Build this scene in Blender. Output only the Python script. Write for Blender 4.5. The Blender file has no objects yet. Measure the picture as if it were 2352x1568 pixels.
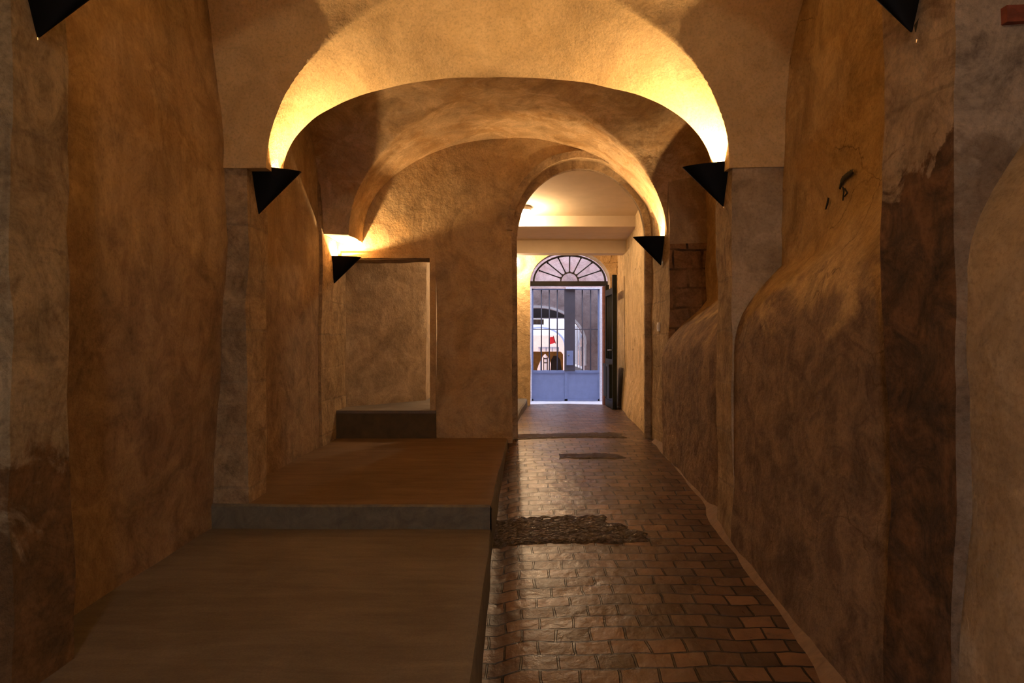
import bpy, bmesh, math, random
from mathutils import Vector, noise
random.seed(7)
C = bpy.context.scene.collection
EYE = 1.55          # eye height above the datum; design heights below are relative to the eye
F = 1568.0          # focal length in pixels (24 mm on 36 mm)

# ------------------------------------------------------------------ camera, world, exposure
cam = bpy.data.cameras.new('camera'); cam.lens = 24.0; cam.sensor_width = 36.0
cam.clip_start = 0.05; cam.clip_end = 200
co = bpy.data.objects.new('camera', cam); C.objects.link(co)
co.location = (0, 0, EYE); co.rotation_euler = (math.radians(90), 0, 0)
bpy.context.scene.camera = co
vs = bpy.context.scene.view_settings
vs.view_transform = 'Standard'; vs.look = 'None'; vs.gamma = 1; vs.use_curve_mapping = False
vs.exposure = 0.0
w = bpy.data.worlds.new('world'); bpy.context.scene.world = w; w.use_nodes = True
bg = w.node_tree.nodes['Background']
bg.inputs[0].default_value = (0.74, 0.80, 1.0, 1); bg.inputs[1].default_value = 7.0
WARM = (1.0, 0.61, 0.275)
SCONCE_W = 88.0     # watts of each wall sconce

# ------------------------------------------------------------------ node helpers / materials
def new_mat(name):
    m = bpy.data.materials.new(name); m.use_nodes = True
    nt = m.node_tree; b = nt.nodes['Principled BSDF']
    return m, nt, b
def N(nt, t, **kw):
    n = nt.nodes.new(t)
    for k, v in kw.items():
        if k in n.inputs: n.inputs[k].default_value = v
        else: setattr(n, k, v)
    return n
def L(nt, a, b): nt.links.new(a, b)
def mapping(nt, scale=(1, 1, 1), rot=(0, 0, 0)):
    tc = nt.nodes.new('ShaderNodeTexCoord'); mp = nt.nodes.new('ShaderNodeMapping')
    mp.inputs['Scale'].default_value = scale; mp.inputs['Rotation'].default_value = rot
    L(nt, tc.outputs['Object'], mp.inputs['Vector']); return mp.outputs['Vector']
def ramp(nt, fac, stops):
    r = nt.nodes.new('ShaderNodeValToRGB'); e = r.color_ramp.elements
    while len(e) < len(stops): e.new(0.5)
    for i, (p, c) in enumerate(stops):
        e[i].position = p; e[i].color = (c[0], c[1], c[2], 1) if hasattr(c, '__len__') else (c, c, c, 1)
    L(nt, fac, r.inputs[0]); return r.outputs[0]
def mixc(nt, fac, a, b, mode='MIX'):
    m = nt.nodes.new('ShaderNodeMix'); m.data_type = 'RGBA'; m.blend_type = mode
    if isinstance(fac, float): m.inputs[0].default_value = fac
    else: L(nt, fac, m.inputs[0])
    for i, x in ((6, a), (7, b)):
        if isinstance(x, tuple): m.inputs[i].default_value = (*x, 1)
        else: L(nt, x, m.inputs[i])
    return m.outputs[2]
def noise_fac(nt, vec, scale, detail=5, rough=0.6, dist=0.0):
    n = N(nt, 'ShaderNodeTexNoise', Scale=scale, Detail=detail, Roughness=rough, Distortion=dist)
    L(nt, vec, n.inputs['Vector']); return n.outputs['Fac']
def bump(nt, b, h, strength, dist, prev=None):
    bp = N(nt, 'ShaderNodeBump', Strength=strength, Distance=dist); L(nt, h, bp.inputs['Height'])
    if prev: L(nt, prev, bp.inputs['Normal'])
    L(nt, bp.outputs[0], b.inputs['Normal']); return bp.outputs[0]

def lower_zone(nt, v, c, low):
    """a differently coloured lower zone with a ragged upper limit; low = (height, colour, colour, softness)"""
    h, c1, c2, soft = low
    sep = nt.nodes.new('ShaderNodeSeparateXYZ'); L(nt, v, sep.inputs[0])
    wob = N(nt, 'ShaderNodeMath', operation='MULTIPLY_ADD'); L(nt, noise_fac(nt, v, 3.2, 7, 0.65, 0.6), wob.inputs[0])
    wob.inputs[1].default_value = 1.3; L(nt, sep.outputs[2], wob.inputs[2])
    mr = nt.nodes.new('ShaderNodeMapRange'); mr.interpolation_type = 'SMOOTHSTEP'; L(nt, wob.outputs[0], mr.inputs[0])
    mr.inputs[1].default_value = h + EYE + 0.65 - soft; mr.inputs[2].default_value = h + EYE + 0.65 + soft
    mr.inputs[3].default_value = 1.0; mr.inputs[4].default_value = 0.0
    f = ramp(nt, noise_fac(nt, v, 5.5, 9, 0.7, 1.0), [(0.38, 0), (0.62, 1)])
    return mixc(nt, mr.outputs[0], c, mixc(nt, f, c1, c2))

def plaster(name, base, stain, dark, streak=1.0, patch=0.5, rough=0.9, bstr=0.5, low=None, mott=1.0, cracks=0.0):
    """lime plaster: large blotches, vertical trowel and water streaks, specks"""
    m, nt, b = new_mat(name)
    v = mapping(nt)
    big = ramp(nt, noise_fac(nt, v, 1.6, 6, 0.62, 0.6), [(0.36, 0), (0.66, 1)])
    c = mixc(nt, big, base, stain)
    vz = mapping(nt, (5, 5, 0.7))
    st = ramp(nt, noise_fac(nt, vz, 2.2, 6, 0.65, 0.3), [(0.42, 0), (0.75, 1)])
    mul = N(nt, 'ShaderNodeMath', operation='MULTIPLY'); L(nt, st, mul.inputs[0]); mul.inputs[1].default_value = 0.55 * streak
    c = mixc(nt, mul.outputs[0], c, dark)
    pt = ramp(nt, noise_fac(nt, v, 3.1, 8, 0.7, 1.2), [(0.50, 0), (0.58, 1)])
    mul = N(nt, 'ShaderNodeMath', operation='MULTIPLY'); L(nt, pt, mul.inputs[0]); mul.inputs[1].default_value = patch
    c = mixc(nt, mul.outputs[0], c, tuple(x * 1.18 for x in base))
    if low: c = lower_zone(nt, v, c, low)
    mo = ramp(nt, noise_fac(nt, v, 2.4, 9, 0.72, 1.4), [(0.32, 0.64), (0.5, 1.0), (0.68, 1.22)])
    c = mixc(nt, mott, c, mo, 'MULTIPLY')
    if cracks:
        wv = N(nt, 'ShaderNodeTexNoise', Scale=4.0, Detail=5.0); L(nt, v, wv.inputs['Vector'])
        sc = N(nt, 'ShaderNodeVectorMath', operation='SCALE'); L(nt, wv.outputs['Color'], sc.inputs[0]); sc.inputs['Scale'].default_value = 0.35
        ad = N(nt, 'ShaderNodeVectorMath', operation='ADD'); L(nt, v, ad.inputs[0]); L(nt, sc.outputs[0], ad.inputs[1])
        vo = nt.nodes.new('ShaderNodeTexVoronoi'); vo.feature = 'DISTANCE_TO_EDGE'; vo.inputs['Scale'].default_value = 1.9; L(nt, ad.outputs[0], vo.inputs['Vector'])
        ln = ramp(nt, vo.outputs['Distance'], [(0.0, 1), (0.012, 0)])
        mk = ramp(nt, noise_fac(nt, v, 1.3, 3, 0.5), [(0.50, 0), (0.58, cracks)])
        ml = N(nt, 'ShaderNodeMath', operation='MULTIPLY'); L(nt, ln, ml.inputs[0]); L(nt, mk, ml.inputs[1])
        c = mixc(nt, ml.outputs[0], c, tuple(x * 0.35 for x in dark))
    sp = ramp(nt, noise_fac(nt, v, 60, 3, 0.7), [(0.30, 0.78), (0.5, 1.0), (0.75, 1.08)])
    c = mixc(nt, 1.0, c, sp, 'MULTIPLY')
    L(nt, c, b.inputs['Base Color']); b.inputs['Roughness'].default_value = rough
    b.inputs['Specular IOR Level'].default_value = 0.2
    p = bump(nt, b, noise_fac(nt, v, 9, 8, 0.62), bstr, 0.03)
    bump(nt, b, noise_fac(nt, v, 70, 4, 0.7), 0.35, 0.006, p)
    return m

def masonry(name, base, stain, dark, bw=0.42, bh=0.24, mortar=(0.3, 0.25, 0.18), flip=False, mort=0.012, bstr=0.8, mstr=0.6, red=None, low=None):
    """rough dressed stone blocks with worn joints"""
    m, nt, b = new_mat(name)
    tc = nt.nodes.new('ShaderNodeTexCoord'); sep = nt.nodes.new('ShaderNodeSeparateXYZ')
    L(nt, tc.outputs['Object'], sep.inputs[0])
    add = N(nt, 'ShaderNodeMath', operation='ADD'); L(nt, sep.outputs[0], add.inputs[0]); L(nt, sep.outputs[1], add.inputs[1])
    comb = nt.nodes.new('ShaderNodeCombineXYZ'); L(nt, add.outputs[0], comb.inputs[0]); L(nt, sep.outputs[2], comb.inputs[1])
    v = tc.outputs['Object']
    wn = N(nt, 'ShaderNodeTexNoise', Scale=5.0, Detail=4.0); L(nt, v, wn.inputs['Vector'])
    wm = N(nt, 'ShaderNodeVectorMath', operation='SCALE'); L(nt, wn.outputs['Color'], wm.inputs[0]); wm.inputs['Scale'].default_value = 0.06
    va = N(nt, 'ShaderNodeVectorMath', operation='ADD'); L(nt, comb.outputs[0], va.inputs[0]); L(nt, wm.outputs[0], va.inputs[1])
    bt = nt.nodes.new('ShaderNodeTexBrick'); L(nt, va.outputs[0], bt.inputs['Vector'])
    bt.inputs['Scale'].default_value = 1.0; bt.inputs['Brick Width'].default_value = bw; bt.inputs['Row Height'].default_value = bh
    bt.inputs['Mortar Size'].default_value = mort; bt.inputs['Mortar Smooth'].default_value = 0.6
    bt.inputs['Color1'].default_value = (*base, 1); bt.inputs['Color2'].default_value = (*stain, 1)
    bt.inputs['Mortar'].default_value = (*mortar, 1)
    fade = ramp(nt, noise_fac(nt, v, 2.3, 5, 0.6), [(0.35, 0), (0.6, mstr)])
    big = ramp(nt, noise_fac(nt, v, 3.0, 8, 0.68, 0.8), [(0.35, 0), (0.62, 1)])
    c = mixc(nt, big, base, stain)
    c = mixc(nt, fade, c, bt.outputs['Color'])
    dk = ramp(nt, noise_fac(nt, v, 4.5, 9, 0.72, 1.0), [(0.50, 0), (0.66, 0.75)])
    c = mixc(nt, dk, c, dark)
    if red:
        rd = ramp(nt, noise_fac(nt, v, 1.7, 5, 0.6, 0.5), [(0.48, 0), (0.6, 0.8)])
        c = mixc(nt, rd, c, red)
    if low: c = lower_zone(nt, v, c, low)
    mo = ramp(nt, noise_fac(nt, v, 3.6, 10, 0.75, 1.2), [(0.30, 0.50), (0.5, 1.0), (0.68, 1.35)])
    c = mixc(nt, 1.0, c, mo, 'MULTIPLY')
    sp = ramp(nt, noise_fac(nt, v, 45, 5, 0.75), [(0.30, 0.7), (0.5, 1.0), (0.75, 1.15)])
    c = mixc(nt, 1.0, c, sp, 'MULTIPLY')
    L(nt, c, b.inputs['Base Color']); b.inputs['Roughness'].default_value = 0.92
    b.inputs['Specular IOR Level'].default_value = 0.15
    inv = N(nt, 'ShaderNodeMath', operation='MULTIPLY_ADD'); L(nt, bt.outputs['Fac'], inv.inputs[0])
    inv.inputs[1].default_value = -0.6; inv.inputs[2].default_value = 1.0
    p = bump(nt, b, noise_fac(nt, v, 12, 10, 0.7), bstr, 0.035)
    p = bump(nt, b, inv.outputs[0], 0.5 * mstr, 0.02, p)
    bump(nt, b, noise_fac(nt, v, 80, 4, 0.7), 0.5, 0.006, p)
    return m

def simple(name, col, rough=0.6, metal=0.0, spec=0.5, nz=0.0, ns=20, emit=None, es=0.0, bstr=0.0):
    m, nt, b = new_mat(name)
    b.inputs['Base Color'].default_value = (*col, 1)
    v = mapping(nt)
    f = ramp(nt, noise_fac(nt, v, ns, 5, 0.6), [(0.3, 1 - nz), (0.7, 1 + nz)])
    c = mixc(nt, 1.0, col, f, 'MULTIPLY'); L(nt, c, b.inputs['Base Color'])
    b.inputs['Roughness'].default_value = rough; b.inputs['Metallic'].default_value = metal
    b.inputs['Specular IOR Level'].default_value = spec
    if bstr: bump(nt, b, noise_fac(nt, v, ns, 6, 0.6), bstr, 0.02)
    if emit:
        b.inputs['Emission Color'].default_value = (*emit, 1); b.inputs['Emission Strength'].default_value = es
    return m

def paving(name):
    m, nt, b = new_mat(name)
    tc = nt.nodes.new('ShaderNodeTexCoord'); v = tc.outputs['Object']
    wn = N(nt, 'ShaderNodeTexNoise', Scale=2.6, Detail=3.0); L(nt, v, wn.inputs['Vector'])
    wm = N(nt, 'ShaderNodeVectorMath', operation='SCALE'); L(nt, wn.outputs['Color'], wm.inputs[0]); wm.inputs['Scale'].default_value = 0.075
    va = N(nt, 'ShaderNodeVectorMath', operation='ADD'); L(nt, v, va.inputs[0]); L(nt, wm.outputs[0], va.inputs[1])
    bt = nt.nodes.new('ShaderNodeTexBrick'); L(nt, va.outputs[0], bt.inputs['Vector'])
    bt.inputs['Scale'].default_value = 1.0; bt.inputs['Brick Width'].default_value = 0.165; bt.inputs['Row Height'].default_value = 0.108
    bt.inputs['Mortar Size'].default_value = 0.0065; bt.inputs['Mortar Smooth'].default_value = 0.4
    bt.inputs['Color1'].default_value = (0.075, 0.045, 0.030, 1); bt.inputs['Color2'].default_value = (0.20, 0.112, 0.064, 1)
    bt.inputs['Mortar'].default_value = (0.02, 0.014, 0.01, 1)
    big = ramp(nt, noise_fac(nt, v, 2.2, 7, 0.65, 0.8), [(0.35, 0.55), (0.65, 1.15)])
    c = mixc(nt, 1.0, bt.outputs['Color'], big, 'MULTIPLY')
    dirt = ramp(nt, noise_fac(nt, v, 6.0, 8, 0.7, 1.5), [(0.55, 0), (0.7, 0.7)])
    c = mixc(nt, dirt, c, (0.075, 0.055, 0.042))
    L(nt, c, b.inputs['Base Color'])
    r = ramp(nt, noise_fac(nt, v, 7, 6, 0.7), [(0.3, 0.25), (0.7, 0.46)]); L(nt, r, b.inputs['Roughness'])
    b.inputs['Specular IOR Level'].default_value = 0.5
    inv = N(nt, 'ShaderNodeMath', operation='SUBTRACT'); inv.inputs[0].default_value = 1.0; L(nt, bt.outputs['Fac'], inv.inputs[1])
    p = bump(nt, b, inv.outputs[0], 1.0, 0.02)
    p = bump(nt, b, noise_fac(nt, v, 7, 2, 0.5), 0.22, 0.04, p)
    p = bump(nt, b, noise_fac(nt, v, 16, 5, 0.6), 0.35, 0.015, p)
    bump(nt, b, noise_fac(nt, v, 90, 4, 0.7), 0.25, 0.004, p)
    return m

def rough_stone(name, a, d, rough=(0.3, 0.55), bs=1.0, scale=14):
    m, nt, b = new_mat(name)
    v = mapping(nt, (1, 1.6, 1))
    c = mixc(nt, ramp(nt, noise_fac(nt, v, 9, 8, 0.7, 1.0), [(0.35, 0), (0.65, 1)]), a, d)
    L(nt, c, b.inputs['Base Color'])
    L(nt, ramp(nt, noise_fac(nt, v, 8, 5, 0.7), [(0.3, rough[0]), (0.7, rough[1])]), b.inputs['Roughness'])
    vo = N(nt, 'ShaderNodeTexVoronoi', Scale=scale * 1.4); L(nt, v, vo.inputs['Vector'])
    p = bump(nt, b, noise_fac(nt, v, scale, 9, 0.72, 1.5), bs, 0.05)
    bump(nt, b, vo.outputs['Distance'], bs * 0.4, 0.02, p)
    return m

def concrete(name, a, d, streaks=True):
    m, nt, b = new_mat(name)
    v = mapping(nt); vx = mapping(nt, (1.0, 5.0, 1.0), (0, 0, 0.06))
    c = mixc(nt, ramp(nt, noise_fac(nt, v, 1.3, 5, 0.6, 0.4), [(0.35, 0), (0.65, 1)]), a, d)
    s = ramp(nt, noise_fac(nt, vx, 2.0, 6, 0.65, 0.5), [(0.35, 0.82), (0.65, 1.12)])
    c = mixc(nt, 1.0, c, s, 'MULTIPLY')
    sp = ramp(nt, noise_fac(nt, v, 120, 3, 0.7), [(0.3, 0.85), (0.7, 1.1)])
    c = mixc(nt, 1.0, c, sp, 'MULTIPLY')
    L(nt, c, b.inputs['Base Color']); b.inputs['Roughness'].default_value = 0.8
    b.inputs['Specular IOR Level'].default_value = 0.25
    p = bump(nt, b, noise_fac(nt, v, 6, 7, 0.6), 0.15, 0.03)
    bump(nt, b, noise_fac(nt, v, 110, 3, 0.7), 0.2, 0.003, p)
    return m

M = {}
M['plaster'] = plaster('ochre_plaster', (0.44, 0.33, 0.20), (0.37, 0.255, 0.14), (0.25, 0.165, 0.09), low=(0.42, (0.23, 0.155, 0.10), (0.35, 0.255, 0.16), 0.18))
M['vault'] = plaster('vault_plaster', (0.66, 0.50, 0.28), (0.60, 0.43, 0.21), (0.54, 0.36, 0.16), streak=0.25, patch=0.3, bstr=0.3, mott=0.35)
M['vault2'] = plaster('vault_plaster_stained', (0.60, 0.45, 0.27), (0.48, 0.30, 0.13), (0.40, 0.24, 0.10), streak=0.3, patch=0.7, bstr=0.45)
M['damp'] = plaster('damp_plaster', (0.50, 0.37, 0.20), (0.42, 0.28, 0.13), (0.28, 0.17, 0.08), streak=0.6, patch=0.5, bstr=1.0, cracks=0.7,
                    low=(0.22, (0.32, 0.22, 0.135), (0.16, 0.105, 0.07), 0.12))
M['grey_plaster'] = plaster('grey_worn_plaster', (0.44, 0.35, 0.24), (0.35, 0.27, 0.18), (0.23, 0.16, 0.10), streak=0.4, patch=0.5, bstr=0.5)
M['back'] = plaster('back_plaster', (0.52, 0.39, 0.22), (0.45, 0.30, 0.14), (0.34, 0.20, 0.09), streak=0.35, patch=0.35, bstr=0.6)
M['stone'] = masonry('pale_worn_stone', (0.50, 0.38, 0.24), (0.36, 0.26, 0.15), (0.22, 0.14, 0.08), bw=0.9, bh=0.33)
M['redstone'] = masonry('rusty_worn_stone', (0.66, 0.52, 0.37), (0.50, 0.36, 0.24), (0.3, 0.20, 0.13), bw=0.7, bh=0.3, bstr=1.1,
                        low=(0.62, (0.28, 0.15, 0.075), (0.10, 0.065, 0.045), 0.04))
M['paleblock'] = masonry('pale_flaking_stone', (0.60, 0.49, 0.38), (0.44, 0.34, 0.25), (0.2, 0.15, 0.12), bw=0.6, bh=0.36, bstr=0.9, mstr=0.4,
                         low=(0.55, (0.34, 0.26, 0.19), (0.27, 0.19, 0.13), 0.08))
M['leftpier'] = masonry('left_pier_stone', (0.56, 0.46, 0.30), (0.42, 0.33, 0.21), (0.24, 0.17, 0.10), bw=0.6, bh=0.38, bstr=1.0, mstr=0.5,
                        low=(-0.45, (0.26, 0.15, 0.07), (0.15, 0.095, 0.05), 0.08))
M['blocks'] = masonry('dark_stone_courses', (0.40, 0.24, 0.12), (0.28, 0.16, 0.08), (0.16, 0.10, 0.06), bw=0.26, bh=0.19, mstr=1.0, mort=0.014, mortar=(0.06, 0.04, 0.025))
M['paving'] = paving('glazed_brick_paving')
M['threshold'] = rough_stone('rough_threshold_stone', (0.27, 0.20, 0.13), (0.15, 0.11, 0.07), rough=(0.08, 0.24), bs=1.4, scale=22)
M['ledge'] = concrete('ledge_concrete', (0.18, 0.16, 0.14), (0.135, 0.118, 0.102))
M['ledge2'] = concrete('upper_ledge_concrete', (0.17, 0.115, 0.072), (0.13, 0.088, 0.055))
M['riser'] = rough_stone('grey_kerb_stone', (0.20, 0.18, 0.13), (0.12, 0.108, 0.082), rough=(0.7, 0.9), bs=0.35, scale=10)
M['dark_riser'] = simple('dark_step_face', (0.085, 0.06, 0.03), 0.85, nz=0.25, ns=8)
M['fillet'] = rough_stone('mortar_fillet', (0.27, 0.175, 0.105), (0.19, 0.12, 0.07), rough=(0.7, 0.9), bs=0.4, scale=9)
M['white'] = simple('corridor_limewash', (0.60, 0.47, 0.31), 0.9, nz=0.06, ns=5, bstr=0.15)
M['corr_wall'] = plaster('corridor_plaster', (0.62, 0.46, 0.25), (0.52, 0.37, 0.19), (0.4, 0.26, 0.12), streak=0.7, patch=0.5, bstr=0.8, cracks=0.9, mott=0.7)
M['black'] = simple('black_painted_metal', (0.003, 0.003, 0.003), 0.5, spec=0.12, nz=0.2)
M['inner'] = simple('sconce_inner_face', (0.6, 0.55, 0.45), 0.5, nz=0.05)
M['bulb'] = simple('sconce_bulb', (1, 0.9, 0.7), 0.4, emit=(1, 0.72, 0.38), es=30)
M['globe'] = simple('lamp_glass', (1, 1, 0.95), 0.4, emit=(1, 0.80, 0.60), es=40)
M['enamel'] = simple('lamp_base_enamel', (0.5, 0.45, 0.4), 0.5)
M['gate'] = simple('blue_grey_gate_paint', (0.17, 0.225, 0.42), 0.5, nz=0.08, ns=8)
M['gatedark'] = simple('grey_gate_plate', (0.055, 0.05, 0.07), 0.6, nz=0.1, ns=8)
M['iron'] = simple('black_iron', (0.012, 0.009, 0.010), 0.5, nz=0.2)
M['green'] = simple('dark_green_door_paint', (0.014, 0.015, 0.008), 0.6, spec=0.2, nz=0.25, ns=12)
M['jamb'] = simple('whitewashed_jamb', (0.62, 0.62, 0.70), 0.8, nz=0.15, ns=30, bstr=0.5)
M['redjamb'] = simple('reddish_jamb_stone', (0.20, 0.09, 0.075), 0.85, nz=0.3, ns=14, bstr=0.5)
M['court'] = plaster('courtyard_plaster', (0.44, 0.36, 0.36), (0.38, 0.28, 0.26), (0.40, 0.35, 0.36), streak=0.3, patch=0.3, bstr=0.3)
M['courtpink'] = plaster('courtyard_pink_plaster', (0.60, 0.40, 0.32), (0.58, 0.36, 0.28), (0.5, 0.34, 0.28), streak=0.2, patch=0.2, bstr=0.2, mott=0.3)
M['courtpink2'] = plaster('court_pinkish_plaster', (0.50, 0.38, 0.38), (0.46, 0.29, 0.27), (0.42, 0.36, 0.37), streak=0.2, patch=0.5, bstr=0.3)
M['courtwhite'] = simple('courtyard_white_trim', (0.85, 0.85, 0.88), 0.8, nz=0.04)
M['courtfloor'] = simple('courtyard_paving', (0.55, 0.48, 0.46), 0.85, nz=0.15, ns=6)
M['bluetrim'] = simple('blue_grey_trim', (0.36, 0.42, 0.60), 0.7, nz=0.05)
M['darkpanel'] = simple('dark_panel', (0.018, 0.016, 0.017), 0.6, nz=0.2)
M['ochre'] = simple('ochre_wood', (0.55, 0.24, 0.03), 0.55, nz=0.3, ns=9)
M['brown'] = simple('dark_brown_wood', (0.055, 0.032, 0.015), 0.6, nz=0.3, ns=9)
M['red'] = simple('red_cloth', (0.75, 0.02, 0.025), 0.8, nz=0.1, ns=12)
M['rail'] = simple('grey_rail', (0.15, 0.16, 0.19), 0.5, nz=0.1)
M['glass'] = simple('dark_glass', (0.02, 0.025, 0.03), 0.08, nz=0.1)
M['plastic'] = simple('white_switch_plastic', (0.8, 0.78, 0.72), 0.4)
M['paint'] = simple('black_brush_paint', (0.012, 0.012, 0.012), 0.7)
M['brick'] = simple('red_brick', (0.24, 0.06, 0.03), 0.85, nz=0.35, ns=25, bstr=0.8)

# ------------------------------------------------------------------ mesh helpers
def nvec(q):
    return Vector((noise.noise(q), noise.noise(q + Vector((9.3, 3.7, 1.9))), noise.noise(q + Vector((4.1, 7.7, 5.3)))))
def disp(p, amp, fr=1.1):
    """the same bulge at the same place, so neighbouring surfaces stay joined"""
    q = Vector(p) * fr
    n = nvec(q) * amp + nvec(q * 3.7 + Vector((5, 1, 2))) * amp * 0.35
    return Vector(p) + n
def link(name, me, mats, parent=None, smooth=True):
    for m in (mats if isinstance(mats, (list, tuple)) else [mats]): me.materials.append(m)
    if smooth:
        for p in me.polygons: p.use_smooth = True
    o = bpy.data.objects.new(name, me); C.objects.link(o)
    if parent: o.parent = parent
    return o
class MB:
    def __init__(s): s.v = []; s.f = []; s.mi = []
    def grid(s, P, mi=0, flip=False):
        """P: rows of points; mi an int or f(i,j)"""
        b = len(s.v); nr = len(P); nc = len(P[0])
        for r in P: s.v += [tuple(p) for p in r]
        for i in range(nr - 1):
            for j in range(nc - 1):
                q = (b + i * nc + j, b + i * nc + j + 1, b + (i + 1) * nc + j + 1, b + (i + 1) * nc + j)
                s.f.append(q[::-1] if flip else q)
                s.mi.append(mi(i, j) if callable(mi) else mi)
    def box(s, x0, x1, y0, y1, z0, z1, mi=0):
        b = len(s.v)
        s.v += [(x, y, z) for x in (x0, x1) for y in (y0, y1) for z in (z0, z1)]
        for q in ((0, 1, 3, 2), (4, 6, 7, 5), (0, 4, 5, 1), (2, 3, 7, 6), (0, 2, 6, 4), (1, 5, 7, 3)):
            s.f.append(tuple(b + i for i in q)); s.mi.append(mi)
    def poly(s, pts, mi=0):
        b = len(s.v); s.v += [tuple(p) for p in pts]; s.f.append(tuple(range(b, b + len(pts)))); s.mi.append(mi)
    def tube(s, a, b_, r, n=10, mi=0, caps=True):
        a = Vector(a); b_ = Vector(b_); d = (b_ - a).normalized()
        u = d.orthogonal().normalized(); w_ = d.cross(u); base = len(s.v)
        for c in (a, b_):
            for k in range(n):
                t = 2 * math.pi * k / n; s.v.append(tuple(c + (u * math.cos(t) + w_ * math.sin(t)) * r))
        for k in range(n):
            s.f.append((base + k, base + (k + 1) % n, base + n + (k + 1) % n, base + n + k)); s.mi.append(mi)
        if caps:
            s.f.append(tuple(base + k for k in range(n))[::-1]); s.mi.append(mi)
            s.f.append(tuple(base + n + k for k in range(n))); s.mi.append(mi)
    def sphere(s, c, r, n=12, m=8, sz=1.0, mi=0):
        P = []
        for i in range(m + 1):
            t = math.pi * i / m
            P.append([(c[0] + r * math.sin(t) * math.cos(2 * math.pi * k / n), c[1] + r * math.sin(t) * math.sin(2 * math.pi * k / n), c[2] + r * sz * math.cos(t)) for k in range(n + 1)])
        s.grid(P, mi)
    def arcband(s, cx, cz, a, b_, w_, y0, y1, t0=0.0, t1=math.pi, n=40, mi=0):
        """elliptic ring section in the XZ plane with depth"""
        A = []
        for i in range(n + 1):
            t = t0 + (t1 - t0) * i / n; c, q = math.cos(t), math.sin(t)
            o = (cx + (a + w_) * c, cz + (b_ + w_) * q); k = (cx + a * c, cz + b_ * q)
            A.append([(k[0], y0, k[1]), (o[0], y0, o[1]), (o[0], y1, o[1]), (k[0], y1, k[1]), (k[0], y0, k[1])])
        s.grid(A, mi)
        s.poly(A[0][:4], mi); s.poly(A[-1][:4][::-1], mi)
    def build(s, name, mats, parent=None, smooth=False, amp=0.0, fr=1.1, world=True, merge=True):
        vs_ = [disp(p, amp, fr) if amp else Vector(p) for p in s.v]
        if world and parent is None: vs_ = [Vector((p.x, p.y, p.z + EYE)) for p in vs_]
        me = bpy.data.meshes.new(name); me.from_pydata(vs_, [], s.f)
        for p, m in zip(me.polygons, s.mi): p.material_index = m
        if merge:
            bm = bmesh.new(); bm.from_mesh(me); bmesh.ops.remove_doubles(bm, verts=bm.verts, dist=1e-4)
            bmesh.ops.recalc_face_normals(bm, faces=bm.faces)
            if smooth:
                for e in bm.edges:
                    if len(e.link_faces) == 2 and e.calc_face_angle(0) > math.radians(40): e.smooth = False
            bm.to_mesh(me); bm.free()
        return link(name, me, mats, parent, smooth)
def struct(o): o['kind'] = 'structure'; return o
def tag(o, label, cat, group=None):
    o['label'] = label; o['category'] = cat
    if group: o['group'] = group
    return o
def empty(name, loc, rz=0.0):
    o = bpy.data.objects.new(name, None); C.objects.link(o); o.empty_display_size = 0.1
    o.location = (loc[0], loc[1], loc[2] + EYE); o.rotation_euler = (0, 0, rz); return o
def lin(a, b, n): return [a + (b - a) * i / n for i in range(n + 1)]
def interp(x, pts):
    if x <= pts[0][0]: return pts[0][1]
    for (a, p), (b, q) in zip(pts, pts[1:]):
        if x <= b:
            t = (x - a) / (b - a); return p + (q - p) * t
    return pts[-1][1]
def sstep(t): t = max(0.0, min(1.0, t)); return t * t * (3 - 2 * t)

# ------------------------------------------------------------------ ground profile
PATH = [(-2.5, -1.95), (1.0, -1.66), (2.0, -1.54), (3.2, -1.41), (4.3, -1.28), (5.4, -1.18), (6.4, -1.10), (7.3, -1.055), (8.5, -1.05), (11.8, -1.11), (13, -1.13)]
def path_z(x, y):
    z = sum(interp(y + d, PATH) for d in (-0.4, 0, 0.4)) / 3
    g = math.exp(-((x + 0.10) / 0.09) ** 2)          # gutter beside the kerb
    return z - 0.035 * g * (1 if y < 7.2 else 0) + 0.012 * math.sin((x - 0.2) * 2)
def kerb_x(y): return interp(y, [(-2.5, -0.16), (2.3, -0.138), (4.3, -0.128), (7.3, -0.045), (12, 0.0)])
P1, P2, P3 = -1.172, -1.02, -0.725

# brick path: a long sloping sheet, broken by two rough thresholds
def path_piece(name, y0, y1, x0f, x1, mat, up=0.0, amp=0.0, nx=40, fr=6.0, step=0.05):
    mb = MB(); ny = max(2, int((y1 - y0) / step)); P = []
    for y in lin(y0, y1, ny):
        row = []
        for i in range(nx + 1):
            x = x0f + (x1 - x0f) * i / nx
            z = path_z(x, y) + up + (noise.noise(Vector((x * 1.3, y * 1.3, 3))) * 0.012)
            if amp:
                e = min(1, (y - y0) / 0.08, (y1 - y) / 0.08)
                k = noise.fractal(Vector((x * fr, y * fr * 1.4, 0)), 0.8, 2.2, 5)
                z += (k * amp) * max(0, e)
            row.append((x, y, z))
        P.append(row)
    mb.grid(P); return struct(mb.build(name, mat, smooth=True, merge=False))
path_piece('floor_path_near', -2.5, 7.40, -0.3, 1.95, M['paving'])
path_piece('floor_path_far', 7.38, 12.1, -1.3, 2.0, M['paving'])
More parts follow.
